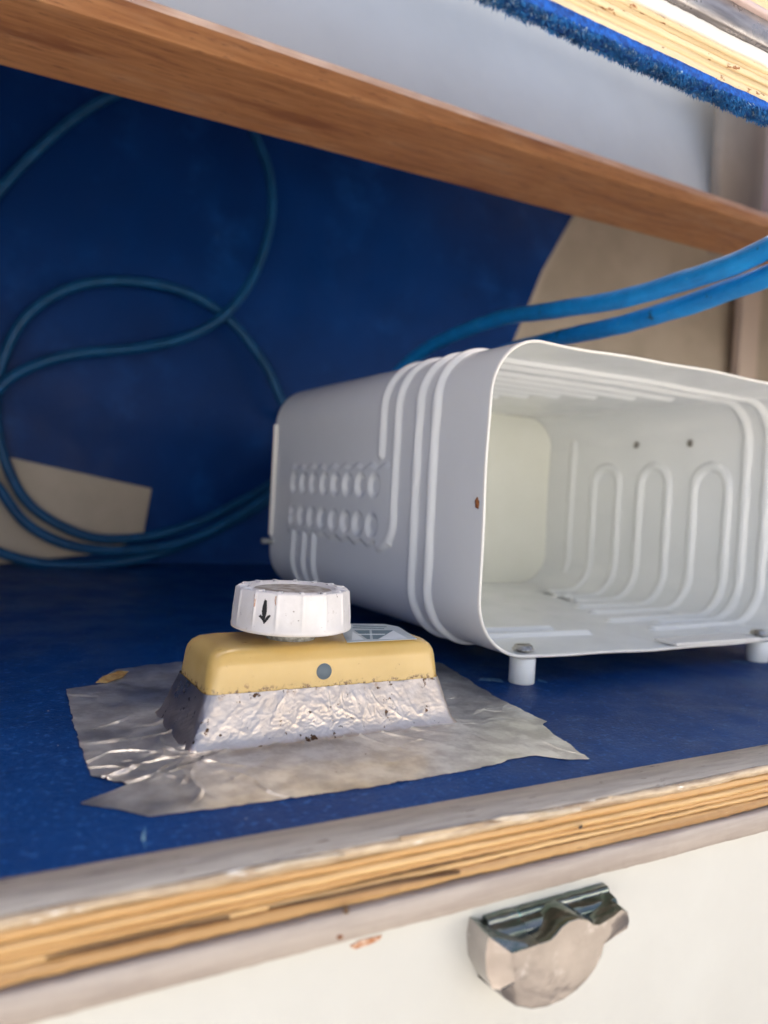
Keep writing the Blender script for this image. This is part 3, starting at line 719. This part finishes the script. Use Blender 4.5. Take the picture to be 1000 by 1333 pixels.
foil('tape_flap', [(128, 886), (152, 873), (228, 864), (420, 848), (560, 870), (560, 960), (230, 960)], a_(540, 868), a_(133, 888), .055, M['foil'], .06, 300, 50, seed=8, label='small back flap with a curled brown corner')
# brown curled corner
P = [onZ(px, py, z) for px, py, z in ((124, 889, .1), (135, 880, .3), (155, 873, .32), (168, 874, .15), (160, 882, .12), (140, 889, .1))]
mb = MB().add(P, [tuple(range(6))]); mb.build('glue_corner', M['adhesive'], tp)
# collar going up the box
NA = 900; NZ = 60; zs = .045+(CT-.045)*np.linspace(0, 1, NZ)**1.4; V = []
collar_ids = []
for i in range(NA):
    t = 2*math.pi*i/NA
    for j, z in enumerate(zs):
        p = box_at(t, z); o = (p-cxy).normalized()
        w = wr(p.x*1.0+z, p.y+z*.7, .9, 12)**3*.05+wr(p.x*1.3, p.y*1.1+z*2.1, 2.4, 17)**4*.04 + noise.noise(Vector((p.x*5, p.y*5, z*5)))*.02
        k = math.sin(math.pi*(j/(NZ-1)))
        zz = z + (noise.noise(Vector((t*9, 3, 1)))*.03 if j == NZ-1 else 0)
        off = .02+w*(.35+.65*k)*.35 + .24*math.exp(-(z-.03)/.15)*(1+.25*noise.noise(Vector((t*6, 1, 1))))
        V.append((p.x+o.x*off, p.y+o.y*off, zz))
CV = np.array(V); cen = np.array([cxy.x, cxy.y]); PT = 2*math.pi*np.repeat(np.arange(NA), len(zs))/NA
# arc position along the box so that creases keep their length
rad = np.hypot(CV[:, 0]-cen[0], CV[:, 1]-cen[1]); step_ = np.hypot(*np.diff(CV[::len(zs), :2], axis=0, append=CV[:1, :2]).T); arc_ = np.repeat(np.concatenate([[0], np.cumsum(step_)[:-1]]), len(zs))
cre2 = []; tot = float(step_.sum()); corner = [arc_[int(((math.atan2(cy_-cxy.y, cx_-cxy.x) % (2*math.pi))/(2*math.pi))*NA)*len(zs)] for cx_, cy_ in ((bx0, by0), (bx1, by0), (bx0, by1))]
for k in range(90):
    c_ = _r.choice(corner)+_r.gauss(.2, .5) if k < 38 else _r.uniform(corner[0], corner[1])
    a_n = Vector((c_, _r.uniform(.05, 1.7))); b_n = a_n+Vector((_r.gauss(0, .35), _r.choice((-1, 1))*_r.uniform(.3, 1.3)))
    cre2.append((a_n, b_n, _r.uniform(.008, .030)*_r.choice((1, 1, -1)), _r.uniform(.025, .07)))
hh = crease_np(arc_, CV[:, 2], cre2)*np.clip((CT-CV[:, 2])/.25, 0, 1); hh = np.maximum(hh, -.012)
CV[:, 0] += (CV[:, 0]-cen[0])/rad*hh; CV[:, 1] += (CV[:, 1]-cen[1])/rad*hh; V = CV
m_ = len(zs)
mesh('tape_collar', V, [(i*m_+j, ((i+1)%NA)*m_+j, ((i+1)%NA)*m_+j+1, i*m_+j+1) for i in range(NA) for j in range(m_-1)], M['foilf'], tp, label='pinkish silver foil collar with brown rust specks')

# ------------------------------------------------------------------ latch on the white front
YF, YW = 17.0, 18.3
lt = empty('thumb_latch', onY(715, 1200, YW), 'tarnished chrome thumb latch with rounded lower disc on the cream locker front', 'latch')
# front face outline (photo pixels on the plane of the front face)
FP = [(665, 1241), (690, 1233), (716, 1224), (724, 1216), (731, 1207), (741, 1199), (754, 1195), (766, 1197), (774, 1203), (782, 1203), (800, 1192), (812, 1182), (819, 1187), (821, 1198), (819, 1208), (803, 1218), (788, 1229),
      (784, 1245), (776, 1261), (765, 1276), (750, 1291), (733, 1303), (712, 1312), (692, 1315), (672, 1311), (658, 1302), (651, 1290), (669, 1281), (669, 1261)]
F3 = [onY(a, b, YF) for a, b in FP]
cx3 = sum((p for p in F3), Vector())/len(F3); n = len(F3)
def ring(pts, y, s, up=0): return [Vector((cx3.x+(p.x-cx3.x)*s, y, cx3.z+(p.z-cx3.z)*s+up)) for p in pts]
FQ = list(F3)
for k, (a, b) in {0: (636, 1219), 26: (641, 1287), 27: (633, 1266), 28: (632, 1240)}.items(): FQ[k] = onY(a, b, YF+.22)
FB = list(FQ)
for k, (a, b) in {0: (621, 1200), 26: (634, 1280), 27: (619, 1250), 28: (617, 1222)}.items(): FB[k] = onY(a, b, YW-.3)
rowsL = [ring(F3, YF, .97), ring(F3, YF+.03, .99), ring(FQ, YF+.22 , 1.0), ring(FB, YW+.02, 1.02)]
V = [p for r_ in rowsL for p in r_]
Fc = [tuple(range(n))] + [(i*n+k, i*n+(k+1)%n, (i+1)*n+(k+1)%n, (i+1)*n+k) for i in range(3) for k in range(n)]
lb = MB().add(V, Fc).build('latch_body', M['chrome'], lt, label='polished face with round lower edge, top coloured with a dark reflection')
lb.data.materials.append(M['patina_dark_reflection'])
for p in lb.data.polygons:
    if p.normal.z > .35 and abs(p.normal.y) < .8: p.material_index = 1  # upward faces coloured dark, as if mirroring the shaded parts above
lb.data.polygons.foreach_set('use_smooth', [True]*len(lb.data.polygons)); lb.data.set_sharp_from_angle(angle=R(32))
xa, xb = onY(641, 1200, 17.8).x, onY(797, 1150, 17.9).x
zt = onY(790, 1147, YW).z
prof = [(YW, zt), (YW-.22, zt-.01), (YW-.30, zt-.06), (YW-.33, zt-.16), (YW-.50, zt-.20), (YW-.62, zt-.24), (YW-.72, zt-.36), (YW-.75, zt-.8), (YW, zt-.8)]
nn = 40; k = len(prof); V = []
for i in range(nn+1):
    x = xa+(xb-xa)*i/nn
    for (y, z) in prof: V.append((x, y+.015*noise.noise(Vector((x*4, y*3, z*3))), z+.02*noise.noise(Vector((x*3, y*5, 1)))))
Fc = [tuple(range(k))[::-1], tuple(range(nn*k, nn*k+k))]+[(a*k+b, a*k+(b+1)%k, (a+1)*k+(b+1)%k, (a+1)*k+b) for a in range(nn) for b in range(k)]
MB().add(V, Fc).build('top_bar', M['patina_dark_reflection'], lt, bevel=.03, label='dark green tinged stepped bar behind the disc')

# patches of pale peeled varnish, torn splinters
for pts, mt in (([(640, 1068), (655, 1063), (700, 1058), (757, 1052), (756, 1056), (715, 1063), (668, 1070)], 'flake'), ([(330, 1133), (372, 1122), (440, 1112), (452, 1114), (400, 1124), (340, 1137)], 'flake'),
                ([(225, 1160), (262, 1149), (300, 1144), (296, 1150), (240, 1163)], 'varnish'), ([(520, 1090), (590, 1078), (632, 1070), (630, 1075), (575, 1086), (524, 1095)], 'varnish')):
    P = [onY(a, b, 17.86) for a, b in pts]
    MB().prism(P, (0, .08, 0)).build('varnish_flake', M[mt], edge, bevel=.02)
for pts in ([(60, 1262), (140, 1243), (220, 1224), (300, 1208), (300, 1210), (220, 1227), (140, 1247)], [(350, 1197), (430, 1180), (520, 1160), (600, 1148), (598, 1151), (520, 1164), (430, 1184)]):
    P = [onY(a, b-13, 17.84) for a, b in pts]
    MB().prism(P, (0, .1, 0)).build('crack', M['plydark'], edge)
P = [onY(a, b, 18.26) for a, b in ((456, 1232), (470, 1224), (498, 1218), (494, 1224), (478, 1231), (462, 1236))]
MB().prism(P, (0, .045, 0)).build('rust_stain', M['stain'], fp)
mb = MB()
for k in range(150):
    x, y = random.uniform(2, 60), random.uniform(20, 58); sz = random.uniform(.015, .05); a = random.random()*6
    mb.add([(x+sz*math.cos(a+q)*random.uniform(.6, 1.4), y+sz*math.sin(a+q), .004) for q in (0, 2, 4)]+[(x, y, sz*.7)], [(0, 1, 3), (1, 2, 3), (2, 0, 3)])
mb.build('crumbs', M['flake'], kind='stuff')
# small debris on the shelf edge
for (px, py, z, s, mt) in ((755, 1076, -.3, .07, 'ink'), (442, 1219, -1.9, .08, 'rust'), (450, 1184, -1.5, .1, 'plydark')):
    p = onY(px, py, 17.86)
    V, Fc = lathe([(0, .6*s), (s*.7, .45*s), (s, 0)], (0, 0, 0), 9, lambda r, z, t: r*(1+.3*math.sin(2*t+px)))
    mesh('paint_chip', [(p.x+v[0], 17.83-v[2], p.z+v[1]) for v in V], Fc, M[mt], edge)
